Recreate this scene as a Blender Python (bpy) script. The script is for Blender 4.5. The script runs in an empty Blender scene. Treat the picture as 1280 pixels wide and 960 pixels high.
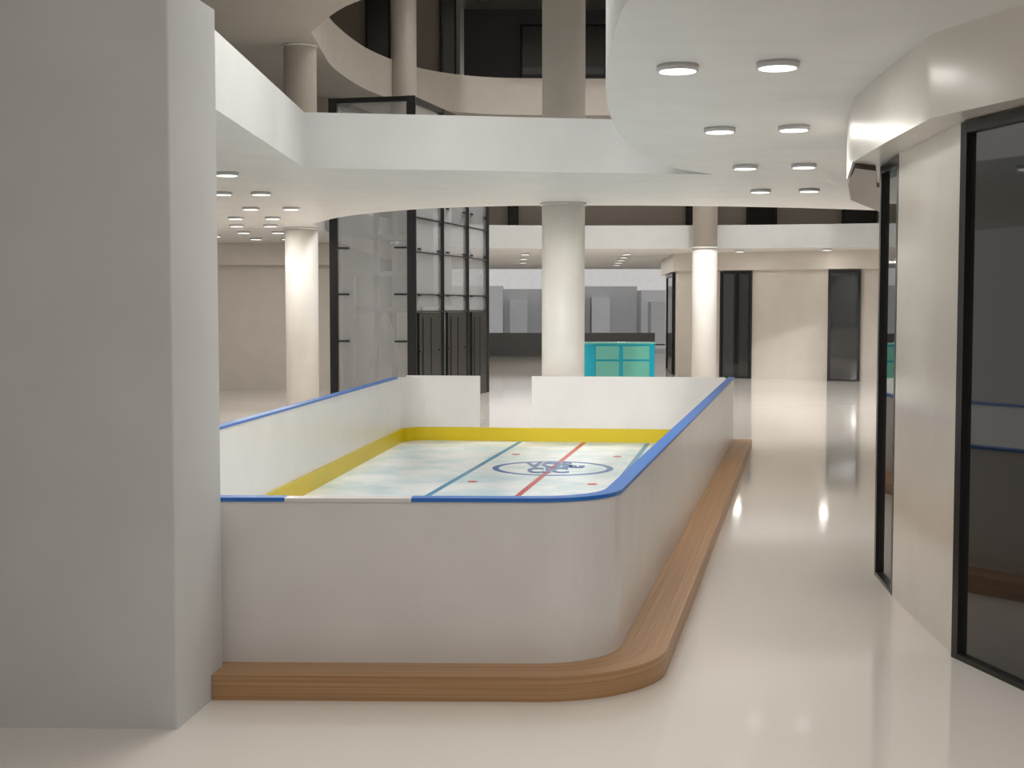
import bpy, math, random
from mathutils import Vector
random.seed(3)
scene=bpy.context.scene
scene.view_settings.view_transform='Standard'
scene.view_settings.look='None'
COL=scene.collection

# ---------------------------------------------------------------- materials
def lin(c):
    c=c/255.0
    return c/12.92 if c<=0.04045 else ((c+0.055)/1.055)**2.4
def rgb(r,g,b): return (lin(r),lin(g),lin(b),1)
def mat(name,col,rough=0.5,metal=0.0,spec=0.5,emit=None,es=0,coat=0,alpha=1,noise=0.03,nscale=3.0,ior=1.45):
    m=bpy.data.materials.new(name); m.use_nodes=True
    nt=m.node_tree; b=nt.nodes['Principled BSDF']
    b.inputs['Base Color'].default_value=col
    b.inputs['Roughness'].default_value=rough
    b.inputs['Metallic'].default_value=metal
    b.inputs['Specular IOR Level'].default_value=spec
    b.inputs['Coat Weight'].default_value=coat
    b.inputs['Coat Roughness'].default_value=0.05
    b.inputs['Alpha'].default_value=alpha
    b.inputs['IOR'].default_value=ior
    if emit:
        b.inputs['Emission Color'].default_value=emit
        b.inputs['Emission Strength'].default_value=es
    if noise>0 and not emit:
        tc=nt.nodes.new('ShaderNodeTexCoord'); n=nt.nodes.new('ShaderNodeTexNoise')
        n.inputs['Scale'].default_value=nscale; n.inputs['Detail'].default_value=4
        nt.links.new(tc.outputs['Object'],n.inputs['Vector'])
        r=nt.nodes.new('ShaderNodeValToRGB')
        r.color_ramp.elements[0].position=0.3; r.color_ramp.elements[1].position=0.7
        r.color_ramp.elements[0].color=tuple(c*(1-noise) for c in col[:3])+(1,)
        r.color_ramp.elements[1].color=tuple(min(1,c*(1+noise)) for c in col[:3])+(1,)
        nt.links.new(n.outputs['Fac'],r.inputs['Fac'])
        nt.links.new(r.outputs['Color'],b.inputs['Base Color'])
    return m
M={}
M['floor']=mat('polished_floor',(0.69,0.64,0.585,1),rough=0.07,spec=0.5,noise=0.015,nscale=0.6)
M['paint']=mat('white_paint',(0.74,0.73,0.70,1),rough=0.45)
M['ceil']=mat('ceiling_paint',(0.80,0.795,0.77,1),rough=0.45)
M['fascia']=mat('fascia_shaded',(0.52,0.52,0.50,1),rough=0.4)  # greyer than the slab: shade of its edges put into the colour
M['tan']=mat('upper_dimmed_tan',(0.48,0.435,0.38,1),rough=0.45)  # darker tone puts the dimness of the upper levels into the colour
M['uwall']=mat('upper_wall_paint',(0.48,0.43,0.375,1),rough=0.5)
M['pillar']=mat('pillar_paint',(0.60,0.60,0.59,1),rough=0.5)
M['cream']=mat('cream_gloss',(0.76,0.715,0.65,1),rough=0.16,spec=0.5)
M['header']=mat('cream_header',(0.74,0.69,0.63,1),rough=0.28,spec=0.4)
M['creamwall']=mat('cream_wall',(0.66,0.61,0.55,1),rough=0.4)
M['column']=mat('column_paint',(0.85,0.82,0.77,1),rough=0.4)
M['black']=mat('black_frame',(0.012,0.012,0.012,1),rough=0.3)
M['dglass']=mat('dark_glass',(0.022,0.021,0.02,1),rough=0.03,spec=0.6,ior=1.7,noise=0)
M['glass']=mat('shaft_glass',(0.5,0.51,0.52,1),rough=0.04,alpha=0.25,noise=0,spec=0.8)
M['steel']=mat('grey_steel',(0.5,0.5,0.5,1),rough=0.4,metal=0.1)
M['darkgrey']=mat('dark_grey_wall',(0.16,0.16,0.16,1),rough=0.4)
M['grey']=mat('grey_render',(0.42,0.42,0.425,1),rough=0.7)
M['lgrey']=mat('light_grey',(0.50,0.50,0.51,1),rough=0.7)
M['pale']=mat('pale_sky_slab',(0.88,0.88,0.89,1),rough=0.7)
M['board']=mat('dasher_board',(0.76,0.735,0.715,1),rough=0.28)
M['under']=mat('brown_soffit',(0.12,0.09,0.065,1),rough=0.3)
M['blue']=mat('blue_rail',rgb(45,112,195),rough=0.35)
M['yellow']=mat('yellow_kickplate',rgb(212,186,0),rough=0.4)
M['red']=mat('red_line',rgb(200,20,35),rough=0.3,noise=0)
M['teal']=mat('teal_line',rgb(20,140,185),rough=0.3,noise=0)
M['lblue']=mat('logo_blue',rgb(15,105,175),rough=0.3,noise=0)
M['cyan']=mat('cyan_panel',rgb(20,165,190),rough=0.2)
M['tealp']=mat('teal_glass_panel',rgb(105,180,165),rough=0.15)
M['lamp']=mat('lamp_diffuser',(1,1,1,1),emit=(1,0.98,0.95,1),es=1.8)
M['rim']=mat('lamp_rim',(0.6,0.6,0.6,1),rough=0.35)
# ice
m=bpy.data.materials.new('ice'); m.use_nodes=True; nt=m.node_tree; b=nt.nodes['Principled BSDF']
tc=nt.nodes.new('ShaderNodeTexCoord'); n=nt.nodes.new('ShaderNodeTexNoise'); n.inputs['Scale'].default_value=1.6; n.inputs['Detail'].default_value=8; n.inputs['Roughness'].default_value=0.72
r=nt.nodes.new('ShaderNodeValToRGB'); r.color_ramp.elements[0].position=0.38; r.color_ramp.elements[1].position=0.57
r.color_ramp.elements[0].color=(0.58,0.77,0.83,1); r.color_ramp.elements[1].color=(0.91,0.95,0.97,1)
nt.links.new(tc.outputs['Object'],n.inputs['Vector']); nt.links.new(n.outputs['Fac'],r.inputs['Fac']); nt.links.new(r.outputs['Color'],b.inputs['Base Color'])
b.inputs['Roughness'].default_value=0.3; M['ice']=m
# wood (grain runs along the sweep UV)
m=bpy.data.materials.new('wood_step'); m.use_nodes=True; nt=m.node_tree; b=nt.nodes['Principled BSDF']
tc=nt.nodes.new('ShaderNodeTexCoord'); mp=nt.nodes.new('ShaderNodeMapping'); mp.inputs['Scale'].default_value=(0.35,60,1)
n=nt.nodes.new('ShaderNodeTexNoise'); n.inputs['Scale'].default_value=1.5; n.inputs['Detail'].default_value=5; n.inputs['Distortion'].default_value=0.1
r=nt.nodes.new('ShaderNodeValToRGB'); r.color_ramp.elements[0].position=0.28; r.color_ramp.elements[1].position=0.72
r.color_ramp.elements[0].color=(0.33,0.175,0.075,1); r.color_ramp.elements[1].color=(0.53,0.315,0.155,1)
nt.links.new(tc.outputs['UV'],mp.inputs['Vector']); nt.links.new(mp.outputs['Vector'],n.inputs['Vector']); nt.links.new(n.outputs['Fac'],r.inputs['Fac']); nt.links.new(r.outputs['Color'],b.inputs['Base Color'])
b.inputs['Roughness'].default_value=0.4; M['wood']=m

# ---------------------------------------------------------------- helpers
def link(o,parent=None):
    COL.objects.link(o)
    if parent: o.parent=parent
    return o
def empty(name,loc=(0,0,0)):
    e=bpy.data.objects.new(name,None); e.empty_display_size=0.2; COL.objects.link(e); return e
def meshobj(name,verts,faces,m,parent=None,smooth=False,uvs=None):
    me=bpy.data.meshes.new(name); me.from_pydata([tuple(v) for v in verts],[],faces); me.update()
    me.materials.append(M[m])
    if uvs:
        uvl=me.uv_layers.new(name='UVMap'); k=0
        for fi,p in enumerate(me.polygons):
            for j,li in enumerate(p.loop_indices): uvl.data[li].uv=uvs[fi][j]
    if smooth:
        for p in me.polygons: p.use_smooth=True
    return link(bpy.data.objects.new(name,me),parent)
def offset_path(pts,o,closed=False):
    n=len(pts); out=[]
    for i in range(n):
        if closed: a=pts[i-1]; c=pts[(i+1)%n]
        else: a=pts[max(i-1,0)]; c=pts[min(i+1,n-1)]
        b=pts[i]
        def d(p,q):
            v=Vector((q[0]-p[0],q[1]-p[1])); 
            return v.normalized() if v.length>1e-9 else None
        d1=d(a,b); d2=d(b,c)
        if d1 is None: d1=d2
        if d2 is None: d2=d1
        n1=Vector((d1.y,-d1.x)); n2=Vector((d2.y,-d2.x)); nn=(n1+n2)
        nn.normalize(); k=1/max(0.4,nn.dot(n1))
        out.append((b[0]+nn.x*o*k,b[1]+nn.y*o*k))
    return out
def strip(name,pts,o0,o1,z0,z1,m,parent=None,closed=False):
    A=offset_path(pts,o0,closed); B=offset_path(pts,o1,closed); n=len(pts)
    V=[];F=[];U=[];L=[0]
    for i in range(1,n+1):
        p=pts[i-1];q=pts[i%n]; L.append(L[-1]+math.hypot(q[0]-p[0],q[1]-p[1]))
    w=abs(o1-o0);h=z1-z0; pv=[0,w,w+h,2*w+h,2*w+2*h]
    for i in range(n):
        V+= [(A[i][0],A[i][1],z0),(B[i][0],B[i][1],z0),(B[i][0],B[i][1],z1),(A[i][0],A[i][1],z1)]
    segs=n if closed else n-1
    for i in range(segs):
        j=(i+1)%n
        for k in range(4):
            k2=(k+1)%4
            F.append((i*4+k,j*4+k,j*4+k2,i*4+k2))
            U.append([(L[i],pv[k]),(L[i+1],pv[k]),(L[i+1],pv[k+1]),(L[i],pv[k+1])])
    if not closed:
        F.append((0,1,2,3)); U.append([(0,0),(w,0),(w,h),(0,h)])
        e=(n-1)*4; F.append((e+3,e+2,e+1,e)); U.append([(0,h),(w,h),(w,0),(0,0)])
    return meshobj(name,V,F,m,parent,uvs=U)
def fillet(pts,rad,closed=True,n=10):
    out=[];N=len(pts)
    for i,p in enumerate(pts):
        r=rad[i]
        if r<=0 or (not closed and i in(0,N-1)): out.append(p); continue
        a=Vector(pts[i-1]);b=Vector(p);c=Vector(pts[(i+1)%N])
        d1=(a-b).normalized();d2=(c-b).normalized()
        ang=d1.angle(d2); t=r/math.tan(ang/2)
        s=b+d1*t;e=b+d2*t; bis=(d1+d2).normalized(); cen=b+bis*(r/math.sin(ang/2))
        a0=math.atan2(s.y-cen.y,s.x-cen.x);a1=math.atan2(e.y-cen.y,e.x-cen.x)
        while a1-a0>math.pi:a1-=2*math.pi
        while a1-a0<-math.pi:a1+=2*math.pi
        for k in range(n+1):
            q=a0+(a1-a0)*k/n; out.append((cen.x+r*math.cos(q),cen.y+r*math.sin(q)))
    return out
def catmull(pts,n=8):
    out=[]
    for i in range(len(pts)-1):
        p0=pts[max(i-1,0)];p1=pts[i];p2=pts[i+1];p3=pts[min(i+2,len(pts)-1)]
        for k in range(n):
            t=k/n
            out.append(tuple(0.5*((2*p1[a])+(-p0[a]+p2[a])*t+(2*p0[a]-5*p1[a]+4*p2[a]-p3[a])*t*t+(-p0[a]+3*p1[a]-3*p2[a]+p3[a])*t**3) for a in(0,1)))
    out.append(pts[-1]); return out
def plate(name,loops,z0,z1,m,parent=None,side=None):
    cu=bpy.data.curves.new(name,'CURVE'); cu.dimensions='2D'; cu.fill_mode='BOTH'; cu.extrude=(z1-z0)/2
    for lp in loops:
        s=cu.splines.new('POLY'); s.points.add(len(lp)-1); s.use_cyclic_u=True
        for i,p in enumerate(lp): s.points[i].co=(p[0],p[1],0,1)
    t=bpy.data.objects.new(name+'_tmp',cu); COL.objects.link(t)
    dg=bpy.context.evaluated_depsgraph_get(); me=bpy.data.meshes.new_from_object(t.evaluated_get(dg))
    bpy.data.objects.remove(t); bpy.data.curves.remove(cu)
    for v in me.vertices: v.co.z+=(z0+z1)/2
    me.materials.clear(); me.materials.append(M[m]); me.name=name
    if side:
        me.materials.append(M[side])
        for p in me.polygons:
            if abs(p.normal.z)<0.5: p.material_index=1
    return link(bpy.data.objects.new(name,me),parent)
def box(name,x0,x1,y0,y1,z0,z1,m,parent=None):
    V=[(x,y,z) for z in(z0,z1) for y in(y0,y1) for x in(x0,x1)]
    F=[(0,2,3,1),(4,5,7,6),(0,1,5,4),(2,6,7,3),(0,4,6,2),(1,3,7,5)]
    return meshobj(name,V,F,m,parent)
def cyl(name,x,y,z0,z1,r,m,parent=None,n=40,r2=None):
    r2=r if r2 is None else r2
    V=[(x+r*math.cos(2*math.pi*i/n),y+r*math.sin(2*math.pi*i/n),z0) for i in range(n)]+[(x+r2*math.cos(2*math.pi*i/n),y+r2*math.sin(2*math.pi*i/n),z1) for i in range(n)]
    F=[(i,(i+1)%n,n+(i+1)%n,n+i) for i in range(n)]+[tuple(range(n-1,-1,-1)),tuple(range(n,2*n))]
    o=meshobj(name,V,F,m,parent)
    for p in o.data.polygons[:n]: p.use_smooth=True
    return o
def lerp(p,q,t): return (p[0]+(q[0]-p[0])*t,p[1]+(q[1]-p[1])*t)

# ---------------------------------------------------------------- shell
box('floor',-9.5,13,-4,46,-0.2,0,'floor')
near_hole=[(-1.83,-2.5),(4.5,-2.5),(4.5,4.3)]+catmull([(3.0,4.4),(1.6,4.5),(0.8,4.75),(0.52,5.05),(0.455,5.41),(0.449,6.04),(0.497,7.3),(0.644,8.85),(0.91,10.4),(1.30,11.7),(1.83,12.47)],6)+[(0.6,12.3),(-0.5,12.1),(-1.8,11.9)]
far_hole=catmull([(-2.9,19.9),(-2.2,18.2),(-1.2,16.95),(-0.3,16.45),(0.56,16.3),(2.3,16.4),(4.17,16.95),(6.5,18.2),(8.5,20.5),(9.2,23.5),(8.9,26.0),(7.9,27.4),(5.5,28.1),(3,28.4),(1,28.4),(-0.6,28.2),(-1.8,27.2),(-2.6,25.3),(-2.95,23),(-2.95,21.5)],6)
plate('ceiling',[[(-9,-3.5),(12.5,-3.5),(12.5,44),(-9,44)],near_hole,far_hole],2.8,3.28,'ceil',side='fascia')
far_hole3=far_hole
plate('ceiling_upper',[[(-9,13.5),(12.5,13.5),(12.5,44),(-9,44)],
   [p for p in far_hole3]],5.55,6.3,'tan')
plate('ceiling_roof',[[(-9,-3.5),(12.5,-3.5),(12.5,44),(-9,44)],[(-1.8,2.5),(1.6,2.5),(1.6,14),(-1.8,14)],[(-1,17.5),(6.5,17.5),(6.5,26),(-1,26)]],9.0,9.2,'paint')
# left walls
box('wall_back_left',-9.0,-3.25,26.0,26.2,0,2.8,'creamwall')
box('trim_header_left',-9.0,-3.25,25.75,26.0,2.38,2.8,'creamwall')
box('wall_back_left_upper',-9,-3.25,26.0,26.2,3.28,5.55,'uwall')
box('wall_hall_left',-3.45,-3.25,26.2,44,0,2.8,'grey')
box('wall_left_upper',-9.2,-9.0,-3.5,44,2.8,9.2,'paint')  # unseen upper walls, added to keep outside light off the upper levels
box('wall_right_upper',12.5,12.7,-3.5,44,2.8,9.2,'paint')
box('wall_front_upper',-9,12.5,-3.7,-3.5,2.8,9.2,'paint')
# far right wall
fr=[(4.0,35.5),(3.8,31.2),(4.7,30.6),(5.33,30.2),(6.8,29.3),(7.45,29.1),(7.8,28.95),(12.4,28.6)]
strip('wall_back_right',fr,0,-0.15,0,2.8,'creamwall')
strip('trim_header_back_right',fr,0.0,0.12,2.4,2.8,'creamwall')
box('wall_back_upper',-3.2,12.4,31.6,31.8,3.28,5.55,'uwall')
box('wall_back_top_left',-9,-1.2,31.6,31.8,6.3,9.0,'uwall')
box('wall_back_top_right',-1.2,12.4,34.4,34.6,6.3,9.0,'darkgrey')
box('wall_far_low',-3.25,4.6,43.8,44,0,0.75,'darkgrey')
# neighbouring grey blocks seen beyond the hall
nb=empty('neighbouring_buildings')
for i,(x0,x1,y,h) in enumerate([(-10,-0.4,60,2.5),(-0.4,1.5,63,2.4),(1.5,3.2,60,2.15),(3.2,5.6,61,2.5),(5.6,7.6,59,2.3),(7.6,15,62,2.45)]):
    box('block_%d'%i,x0,x1,y,y+4,0,h,'grey' if i%2 else 'lgrey',nb)
    box('block_step_%d'%i,x0+0.3,x0+1.1,y-1.2,y,0,h-0.5,'lgrey' if i%2 else 'grey',nb)
box('sky_backdrop',-25,30,78,83,0,12,'pale',nb)  # pale slab standing in for overcast skies
box('ground_outside',-20,30,46.01,85,-0.3,-0.05,'grey')

def glazed(name,p0,p1,z0,z1,fw,m='dglass',mids=0,th=0.06):
    e=empty(name)
    L=math.hypot(p1[0]-p0[0],p1[1]-p0[1]); f=fw/L
    strip('glass_pane',[p0,p1],th*0.35,th*0.6,z0,z1,m,e)
    for i,(a,b_) in enumerate([(0,f),(1-f,1)]+[((k+1)/(mids+1)-f/2,(k+1)/(mids+1)+f/2) for k in range(mids)]):
        strip('frame_post_%d'%i,[lerp(p0,p1,a),lerp(p0,p1,b_)],0,th,z0,z1,'black',e)
    strip('frame_top',[lerp(p0,p1,f),lerp(p0,p1,1-f)],0.001,th-0.001,z1-fw,z1,'black',e)
    strip('frame_bottom',[lerp(p0,p1,f),lerp(p0,p1,1-f)],0.001,th-0.001,z0,z0+fw*0.5,'black',e)
    return e
def proud(p0,p1,o=0.07): q=offset_path([p0,p1],o); return q[0],q[1]
for k,(a,b_) in enumerate([(fr[2],fr[3]),(fr[4],fr[5])]):
    q0,q1=proud(a,b_,0.02); glazed('glass_door',q0,q1,0,2.38,0.06,th=0.06)
q0,q1=proud((3.97,34.4),(3.84,32.0),0.02); glazed('glass_door',q0,q1,0,2.38,0.08)
for a in [(-0.1,0.15),(4.0,4.7),(5.4,6.1),(7.6,8.4)]:
    glazed('upper_glass_door',(a[0],31.52),(a[1],31.52),3.28,5.4,0.05)
for a in [(-3.35,-2.78),(-1.66,-1.27)]:
    glazed('upper_glass_door',(a[0],31.52),(a[1],31.52),6.3,8.9,0.05)
glazed('upper_window',(0.2,34.3),(3.4,34.3),6.3,8.6,0.06,mids=2)

# ---------------------------------------------------------------- right storefront
W=catmull([(2.03,6.16),(2.06,6.8),(2.103,7.447)],5)
strip('wall_right',W,0,0.14,0,2.43,'cream')
strip('wall_right_far',catmull([(2.167,8.07),(2.55,9.1),(3.3,10.1),(4.6,10.9)],6),0,0.14,0,2.43,'cream')
glazed('glass_door',(2.36,4.55),(2.008,6.14),0,2.42,0.05,th=0.07)
glazed('glass_door',(2.103,7.455),(2.167,8.06),0,2.42,0.045,th=0.07)
H=[(2.6,3.6),(2.28,4.6),(2.035,5.48),(1.852,6.07)]+catmull([(1.852,6.07),(1.90,7.0),(1.965,7.91)],4)[1:]+[(2.2,9.0),(2.54,10.3),(3.1,11.6),(4.2,12.7),(6.0,13.2)]
plate('trim_header_right',[H+[(6.0,3.6)]],2.431,2.8,'header')
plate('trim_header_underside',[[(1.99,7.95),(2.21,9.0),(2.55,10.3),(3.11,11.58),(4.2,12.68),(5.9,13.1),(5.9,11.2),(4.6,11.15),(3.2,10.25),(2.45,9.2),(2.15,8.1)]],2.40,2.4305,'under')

# ---------------------------------------------------------------- pillar
pe=fillet([(-2.7,5.12),(-1.267,5.07),(-1.205,5.60),(-2.7,5.65)],[0.01]*4,True,3)
plate('square_pillar',[pe],0,2.8,'pillar')

# ---------------------------------------------------------------- round columns
def column(x,y,ztop,r=0.25):
    e=empty('round_column')
    cyl('shaft',x,y,0,2.8,r,'column',e)
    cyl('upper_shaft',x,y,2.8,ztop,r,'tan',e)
    for z in (2.8,5.55):
        if z<ztop: cyl('collar_%d'%int(z),x,y,z-0.03,z-0.001,r+0.02,'paint',e)
    return e
column(0.6,15.95,9); column(-3.22,20.9,9); column(3.92,27.75,9); column(-2.08,26.4,9)

# ---------------------------------------------------------------- downlights
dl=empty('ceiling_downlights')
def ring_disc(x,y,z):
    n=24
    cyl('lamp_rim',x,y,z-0.03,z-0.0005,0.105,'rim',dl,n)
    cyl('lamp_face',x,y,z-0.032,z-0.0301,0.092,'lamp',dl,n)
spots=[(0.827,6.87),(1.40,9.25),(1.99,11.7),(2.56,14.1),(1.309,6.78),(1.88,9.15),(2.47,11.6),(3.04,14.0),
 (-2.56,12.3),(-2.64,14.4),(-2.68,16.6),(-3.22,18.4),(-3.55,20.1),(-3.75,21.9),(-3.95,24.0),
 (-3.05,12.3),(-3.05,14.4),(-3.17,16.6),(-3.72,18.4),(-4.05,20.1),(-4.3,21.9),(-4.5,24.0),
 (-2.5,10.2),(-2.5,8.0),(-4.6,16.6),(-4.8,20.1),(-5.0,23.0)]
far=[(0.3,31),(0.3,34),(0.3,37),(-1.0,31),(-1.1,34),(2.6,31),(2.7,33),(2.8,35),(2.9,37),(3.0,39),(4.9,29.4),(6.6,28.6),(1.4,37),(1.5,40)]
def alight(x,y,z,p,s=0.17):
    l=bpy.data.lights.new('downlight','AREA'); l.shape='DISK'; l.size=s; l.energy=p; l.color=(1,0.96,0.90)
    o=bpy.data.objects.new('downlight_beam',l); o.location=(x,y,z); link(o,dl)
for x,y in spots:
    ring_disc(x,y,2.8)
    if y>13 and x<0: alight(x,y,2.765,7)
    if y<13 and x>0: alight(x,y,2.765,3.5 if y<8 else 9)
for x,y in far: ring_disc(x,y,2.8); alight(x,y,2.765,13 if y>30 else 4)
# fill rafts added out of view to light rink and aisle (housing, light, cables)
def fill_raft(x0,x1,y0,y1,z,p,col=(1,0.98,0.95)):
    e=empty('added_fill_raft')
    box('housing',x0,x1,y0,y1,z,z+0.06,'rim',e)
    l=bpy.data.lights.new('fill_raft_light','AREA'); l.shape='RECTANGLE'; l.size=x1-x0-0.1; l.size_y=y1-y0-0.1; l.energy=p; l.color=col
    o=bpy.data.objects.new('fill_raft_light',l); o.location=((x0+x1)/2,(y0+y1)/2,z-0.01); link(o,e)
    for i,(x,y) in enumerate([(x0+.2,y0+.2),(x1-.2,y0+.2),(x0+.2,y1-.2),(x1-.2,y1-.2)]): cyl('cable_%d'%i,x,y,z+.06,9.0,0.003,'steel',e,6)
fill_raft(-1.1,0.4,6.4,10.2,4.5,150)
fill_raft(1.0,3.2,1.2,4.0,4.3,95,(1,0.96,0.91))
# unseen floodlights added on the pillar top to brighten column and back boards
def fill_flood(loc,tgt,p,cone):
    e=empty('added_floodlight')
    d=(Vector(tgt)-Vector(loc)); q=d.to_track_quat('-Z','Y')
    l=bpy.data.lights.new('fill_flood_beam','SPOT'); l.energy=p; l.spot_size=math.radians(cone); l.spot_blend=0.5; l.shadow_soft_size=0.06; l.color=(1,0.98,0.95)
    o=bpy.data.objects.new('fill_flood_beam',l); o.location=Vector(loc)+d.normalized()*0.09; o.rotation_mode='QUATERNION'; o.rotation_quaternion=q; link(o,e)
    c=cyl('head',0,0,-0.02,0.14,0.08,'rim',e,24); c.location=loc; c.rotation_mode='QUATERNION'; c.rotation_quaternion=q
    box('bracket',loc[0]-.02,loc[0]+.02,loc[1]-.02,loc[1]+.02,2.8,loc[2],'black',e)
fill_flood((-1.5,5.4,2.93),(0.35,15.7,0.9),1000,20)
fill_flood((-1.35,5.3,2.93),(1.5,15.7,0.9),900,20)
# roof lights added out of view to fill the rink and far atrium
def roof_fill(x0,x1,y0,y1,p,spread=180):
    e=empty('added_skylight')
    l=bpy.data.lights.new('added_skylight_light','AREA'); l.shape='RECTANGLE'; l.size=x1-x0; l.size_y=y1-y0; l.energy=p; l.color=(1,0.98,0.95); l.spread=math.radians(spread)
    o=bpy.data.objects.new('added_skylight_light',l); o.location=((x0+x1)/2,(y0+y1)/2,9.0); link(o,e)
    for i in range(5):
        y=y0+(y1-y0)*i/4
        box('bar_%d'%i,x0,x1,y-0.04,y+0.04,9.05,9.15,'steel',e)
roof_fill(-1.75,1.55,2.7,13.7,85)
roof_fill(-0.8,6.2,17.8,25.6,780,118)
# sun on the neighbouring buildings
l=bpy.data.lights.new('sun','SUN'); l.energy=1.1; l.angle=0.05
o=bpy.data.objects.new('sun',l); o.rotation_euler=(math.radians(45),0,0); o.location=(0,-20,30); link(o)

# ---------------------------------------------------------------- rink
rink=empty('ice_rink')
A=(-2.31,5.71);B=(0.39,5.655);C=(2.48,15.35);D=(-1.27,15.8)
def back(x): t=(x-C[0])/(D[0]-C[0]); return (x,C[1]+(D[1]-C[1])*t)
def front(x): t=(x-A[0])/(B[0]-A[0]); return (x,A[1]+(B[1]-A[1])*t)
G2=back(-0.37);G1=back(0.23)
main=fillet([G2,D,A,B,C,G1],[0,.35,.35,.35,.08,0],False)
strip('boards',main,-0.03,0.03,0.0,0.785,'board',rink)
strip('gate_sill',[G1,G2],-0.03,0.03,0.0,0.2,'board',rink)
loop=fillet([A,B,C,D],[.35,.35,.08,.35],True)
strip('kickplate',loop,-0.045,-0.031,0.05,0.205,'yellow',rink,closed=True)
plate('ice_sheet',[offset_path(loop,-0.046,True)],0.0,0.05,'ice',rink)
strip('rail_left',fillet([lerp(D,A,0.05),A,front(-0.95)],[0,.35,0],False),-0.036,0.036,0.785,0.802,'blue',rink)
strip('rail_front_white',[front(-0.95),front(-0.42)],-0.036,0.036,0.785,0.800,'board',rink)
strip('rail_right',fillet([front(-0.42),B,C],[0,.35,0],False),-0.036,0.036,0.785,0.802,'blue',rink)
def cap(a,b_,nm): strip(nm,[a,b_],-0.032,0.032,0.785,0.798,'board',rink)
cap(lerp(C,G1,0.03),G1,'rail_back_right'); cap(G2,lerp(D,G2,0.05),'rail_back_left')
box('gate_latch',-0.36,-0.32,15.6,15.66,0.25,0.32,'steel',rink)
# markings
def mark(nm,xf,y0,y1,w,m): strip(nm,[(xf(y0),y0),(xf(y1),y1)],-w/2,w/2,0.05,0.0515,m,rink)
mark('red_line',lambda y:0.385+0.1776*(y-12.98),5.8,15.45,0.05,'red')
mark('blue_line_left',lambda y:-0.71+0.177*(y-10.98),5.8,15.55,0.05,'teal')
mark('blue_line_right',lambda y:1.53-0.177*(15.3-y),5.9,15.35,0.05,'teal')
cx,cy=0.39,12.98
circ=[(cx+0.55*math.cos(2*math.pi*i/64),cy+0.55*math.sin(2*math.pi*i/64)) for i in range(64)]
strip('centre_circle',circ,-0.03,0.03,0.05,0.0522,'lblue',rink,closed=True)
for i,(x,y) in enumerate([(-.35,11.98),(.70,11.8),(.04,14.2),(1.09,14.0)]): cyl('faceoff_spot_%d'%i,x,y,0.05,0.0525,0.045,'red',rink,20)
for i,(t,dx,dy,s,sx) in enumerate([('VOS',-0.02,0.24,0.54,0.44),('CIC',-0.05,-0.2,0.54,0.44),('CUP',0.24,0.1,0.22,0.35)]):
    cu=bpy.data.curves.new('logo','FONT'); cu.body=t; cu.size=s; cu.align_x='CENTER'; cu.align_y='CENTER'; cu.offset=0.018; cu.extrude=0.001
    to=bpy.data.objects.new('t',cu); COL.objects.link(to); dg=bpy.context.evaluated_depsgraph_get()
    me=bpy.data.meshes.new_from_object(to.evaluated_get(dg)); bpy.data.objects.remove(to)
    me.materials.clear(); me.materials.append(M['lblue'])
    o=link(bpy.data.objects.new('logo_letters_%d'%i,me),rink); o.location=(cx+dx,cy+dy,0.0535); o.scale=(sx,1,1)

# wooden step
sp=fillet([front(-1.215),B,C],[0,.35,0],False,16)
strip('wooden_step',sp,0.031,0.235,0.0,0.104,'wood')

# ---------------------------------------------------------------- lift shaft
ev=empty('glass_elevator_shaft')
P0=(-2.83,21.7);P1=(-1.57,21.4);P2=(-0.48,25.4);P3=(-1.74,25.7)
ZT=4.87
def post(nm,p,w=0.14): box(nm,p[0]-w/2,p[0]+w/2,p[1]-w/2,p[1]+w/2,0,ZT,'black',ev)
for i,(p,w) in enumerate([(P0,.13),(P1,.14),(P2,.11),(P3,.11),(lerp(P1,P2,.356),.1),(lerp(P1,P2,.697),.1)]): post('post_%d'%i,p,w)
for i,(a,b_) in enumerate([(P0,P1),(P1,P2),(P2,P3),(P3,P0)]):
    strip('top_beam_%d'%i,[a,b_],-0.05,0.05,ZT-0.08,ZT,'black',ev)
    strip('glass_%d'%i,[a,b_],-0.008,0.008,0.05,ZT-0.1,'glass',ev)
for j,z in enumerate([3.0,2.46,1.79,1.52]): strip('side_bar_%d'%j,[P1,P2],0.0,0.04,z-0.012,z+0.012,'black',ev)
for k,(a,b_) in enumerate([(0.0,.356),(.356,.697),(.697,1)]):
    w=b_-a
    p,q=lerp(P1,P2,a+w*.14),lerp(P1,P2,b_-w*.12)
    strip('door_frame_%d'%k,[p,q],0.0,0.05,0,1.5,'black',ev)
    strip('door_leaf_%d'%k,[lerp(p,q,.15),lerp(p,q,.48)],0.05,0.06,0.05,1.42,'black',ev)
    strip('door_leaf_b%d'%k,[lerp(p,q,.52),lerp(p,q,.85)],0.05,0.06,0.05,1.42,'black',ev)
    for z in (0.9,1.79,2.52,3.25):
        for t in (a+w*.2,b_-w*.15):
            c=lerp(P1,P2,t); box('clip_s',c[0]-.0,c[0]+.05,c[1]-.12,c[1]+.12,z-.025,z+.0,'black',ev)
for z in (1.05,1.79,2.52,3.25):
    for t in (0.12,0.86):
        c=lerp(P0,P1,t); box('clip_f',c[0]-.1,c[0]+.1,c[1]-.06,c[1]-.01,z-.015,z+.015,'black',ev)
for i,x in enumerate((-2.25,-1.95)):
    box('guide_rail_%d'%i,x-.04,x+.04,22.6,22.7,0,4.7,'steel',ev)
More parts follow.
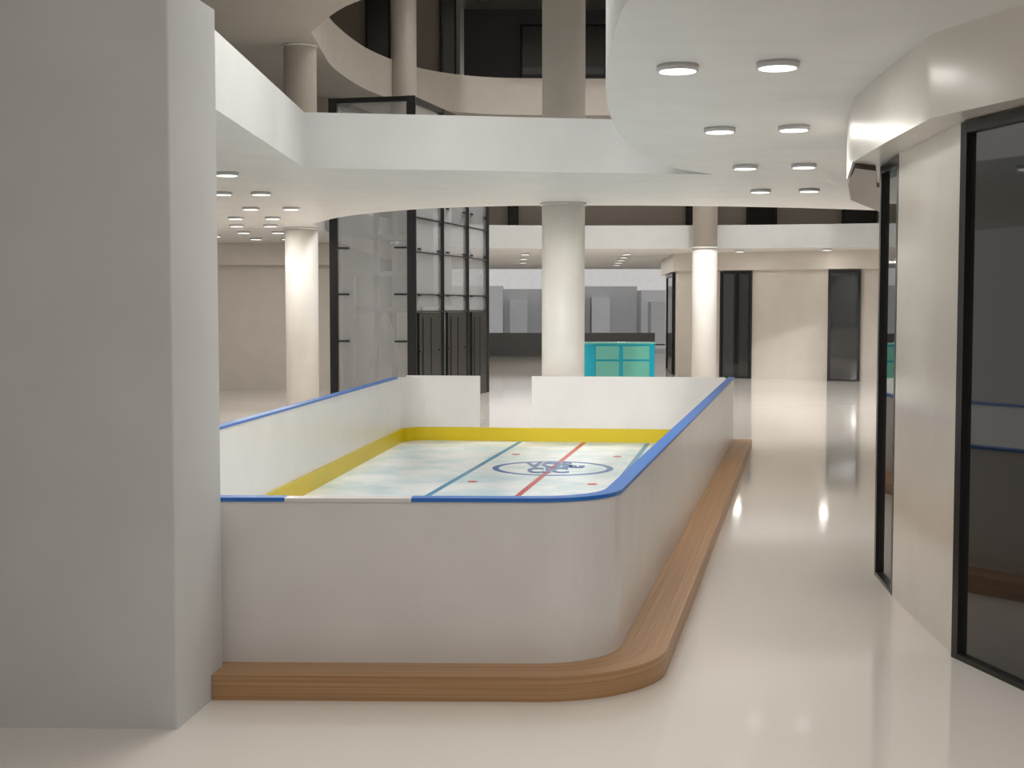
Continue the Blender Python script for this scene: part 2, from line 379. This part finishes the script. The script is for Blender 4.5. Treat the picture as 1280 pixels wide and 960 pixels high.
for i,z in enumerate((1.5,2.1,2.7,3.3)): box('guide_tie_%d'%i,-2.6,-1.6,22.55,22.65,z,z+0.08,'steel',ev)
def brace(nm,a,b_,w=0.05):
    V=[];
    for p in(a,b_):
        V+=[(p[0]-w/2,p[1]-w/2,p[2]),(p[0]+w/2,p[1]-w/2,p[2]),(p[0]+w/2,p[1]+w/2,p[2]),(p[0]-w/2,p[1]+w/2,p[2])]
    meshobj(nm,V,[(0,1,5,4),(1,2,6,5),(2,3,7,6),(3,0,4,7),(0,3,2,1),(4,5,6,7)],'steel',ev)
brace('brace_0',(-2.5,22.5,0),(-2.12,22.5,1.5)); brace('brace_1',(-1.7,22.5,0),(-2.08,22.5,1.5))
brace('brace_2',(-2.6,22.5,0),(-2.6,22.5,2.1)); brace('brace_3',(-1.55,22.6,0),(-1.55,22.6,2.1))
strip('lift_car',[lerp(P3,P0,0.2),lerp(P3,P0,0.45)],-0.9,-0.15,1.6,3.4,'lgrey',ev)

# ---------------------------------------------------------------- teal counter
tc_=empty('display_counter')
X0,X1,Y=1.10,2.16,20.6
box('body',X0,X1,Y,Y+0.3,0.0,1.03,'cyan',tc_)
box('top',X0-.01,X1+.01,Y-.01,Y+.31,1.03,1.055,'tealp',tc_)
for i,(a,b_) in enumerate([(X0+.17,X0+.52),(X0+.58,X0+.98)]):
    for j,(z0,z1) in enumerate([(0.80,1.0),(0.45,0.77),(0.1,0.42)]):
        box('panel_%d%d'%(i,j),a,b_,Y-.012,Y,z0,z1,'tealp',tc_)

# ---------------------------------------------------------------- world & camera
w=bpy.data.worlds.new('world'); scene.world=w; w.use_nodes=True
bg=w.node_tree.nodes['Background']; bg.inputs[0].default_value=(1.0,0.965,0.92,1); bg.inputs[1].default_value=0.46
cam=bpy.data.cameras.new('camera'); cam.sensor_width=36; cam.lens=1700/1280*36; cam.clip_end=300
co=bpy.data.objects.new('camera',cam); COL.objects.link(co); co.location=(0,0,1.6)
co.rotation_euler=(math.radians(90)-math.atan(97/1700),0,0)
scene.camera=co
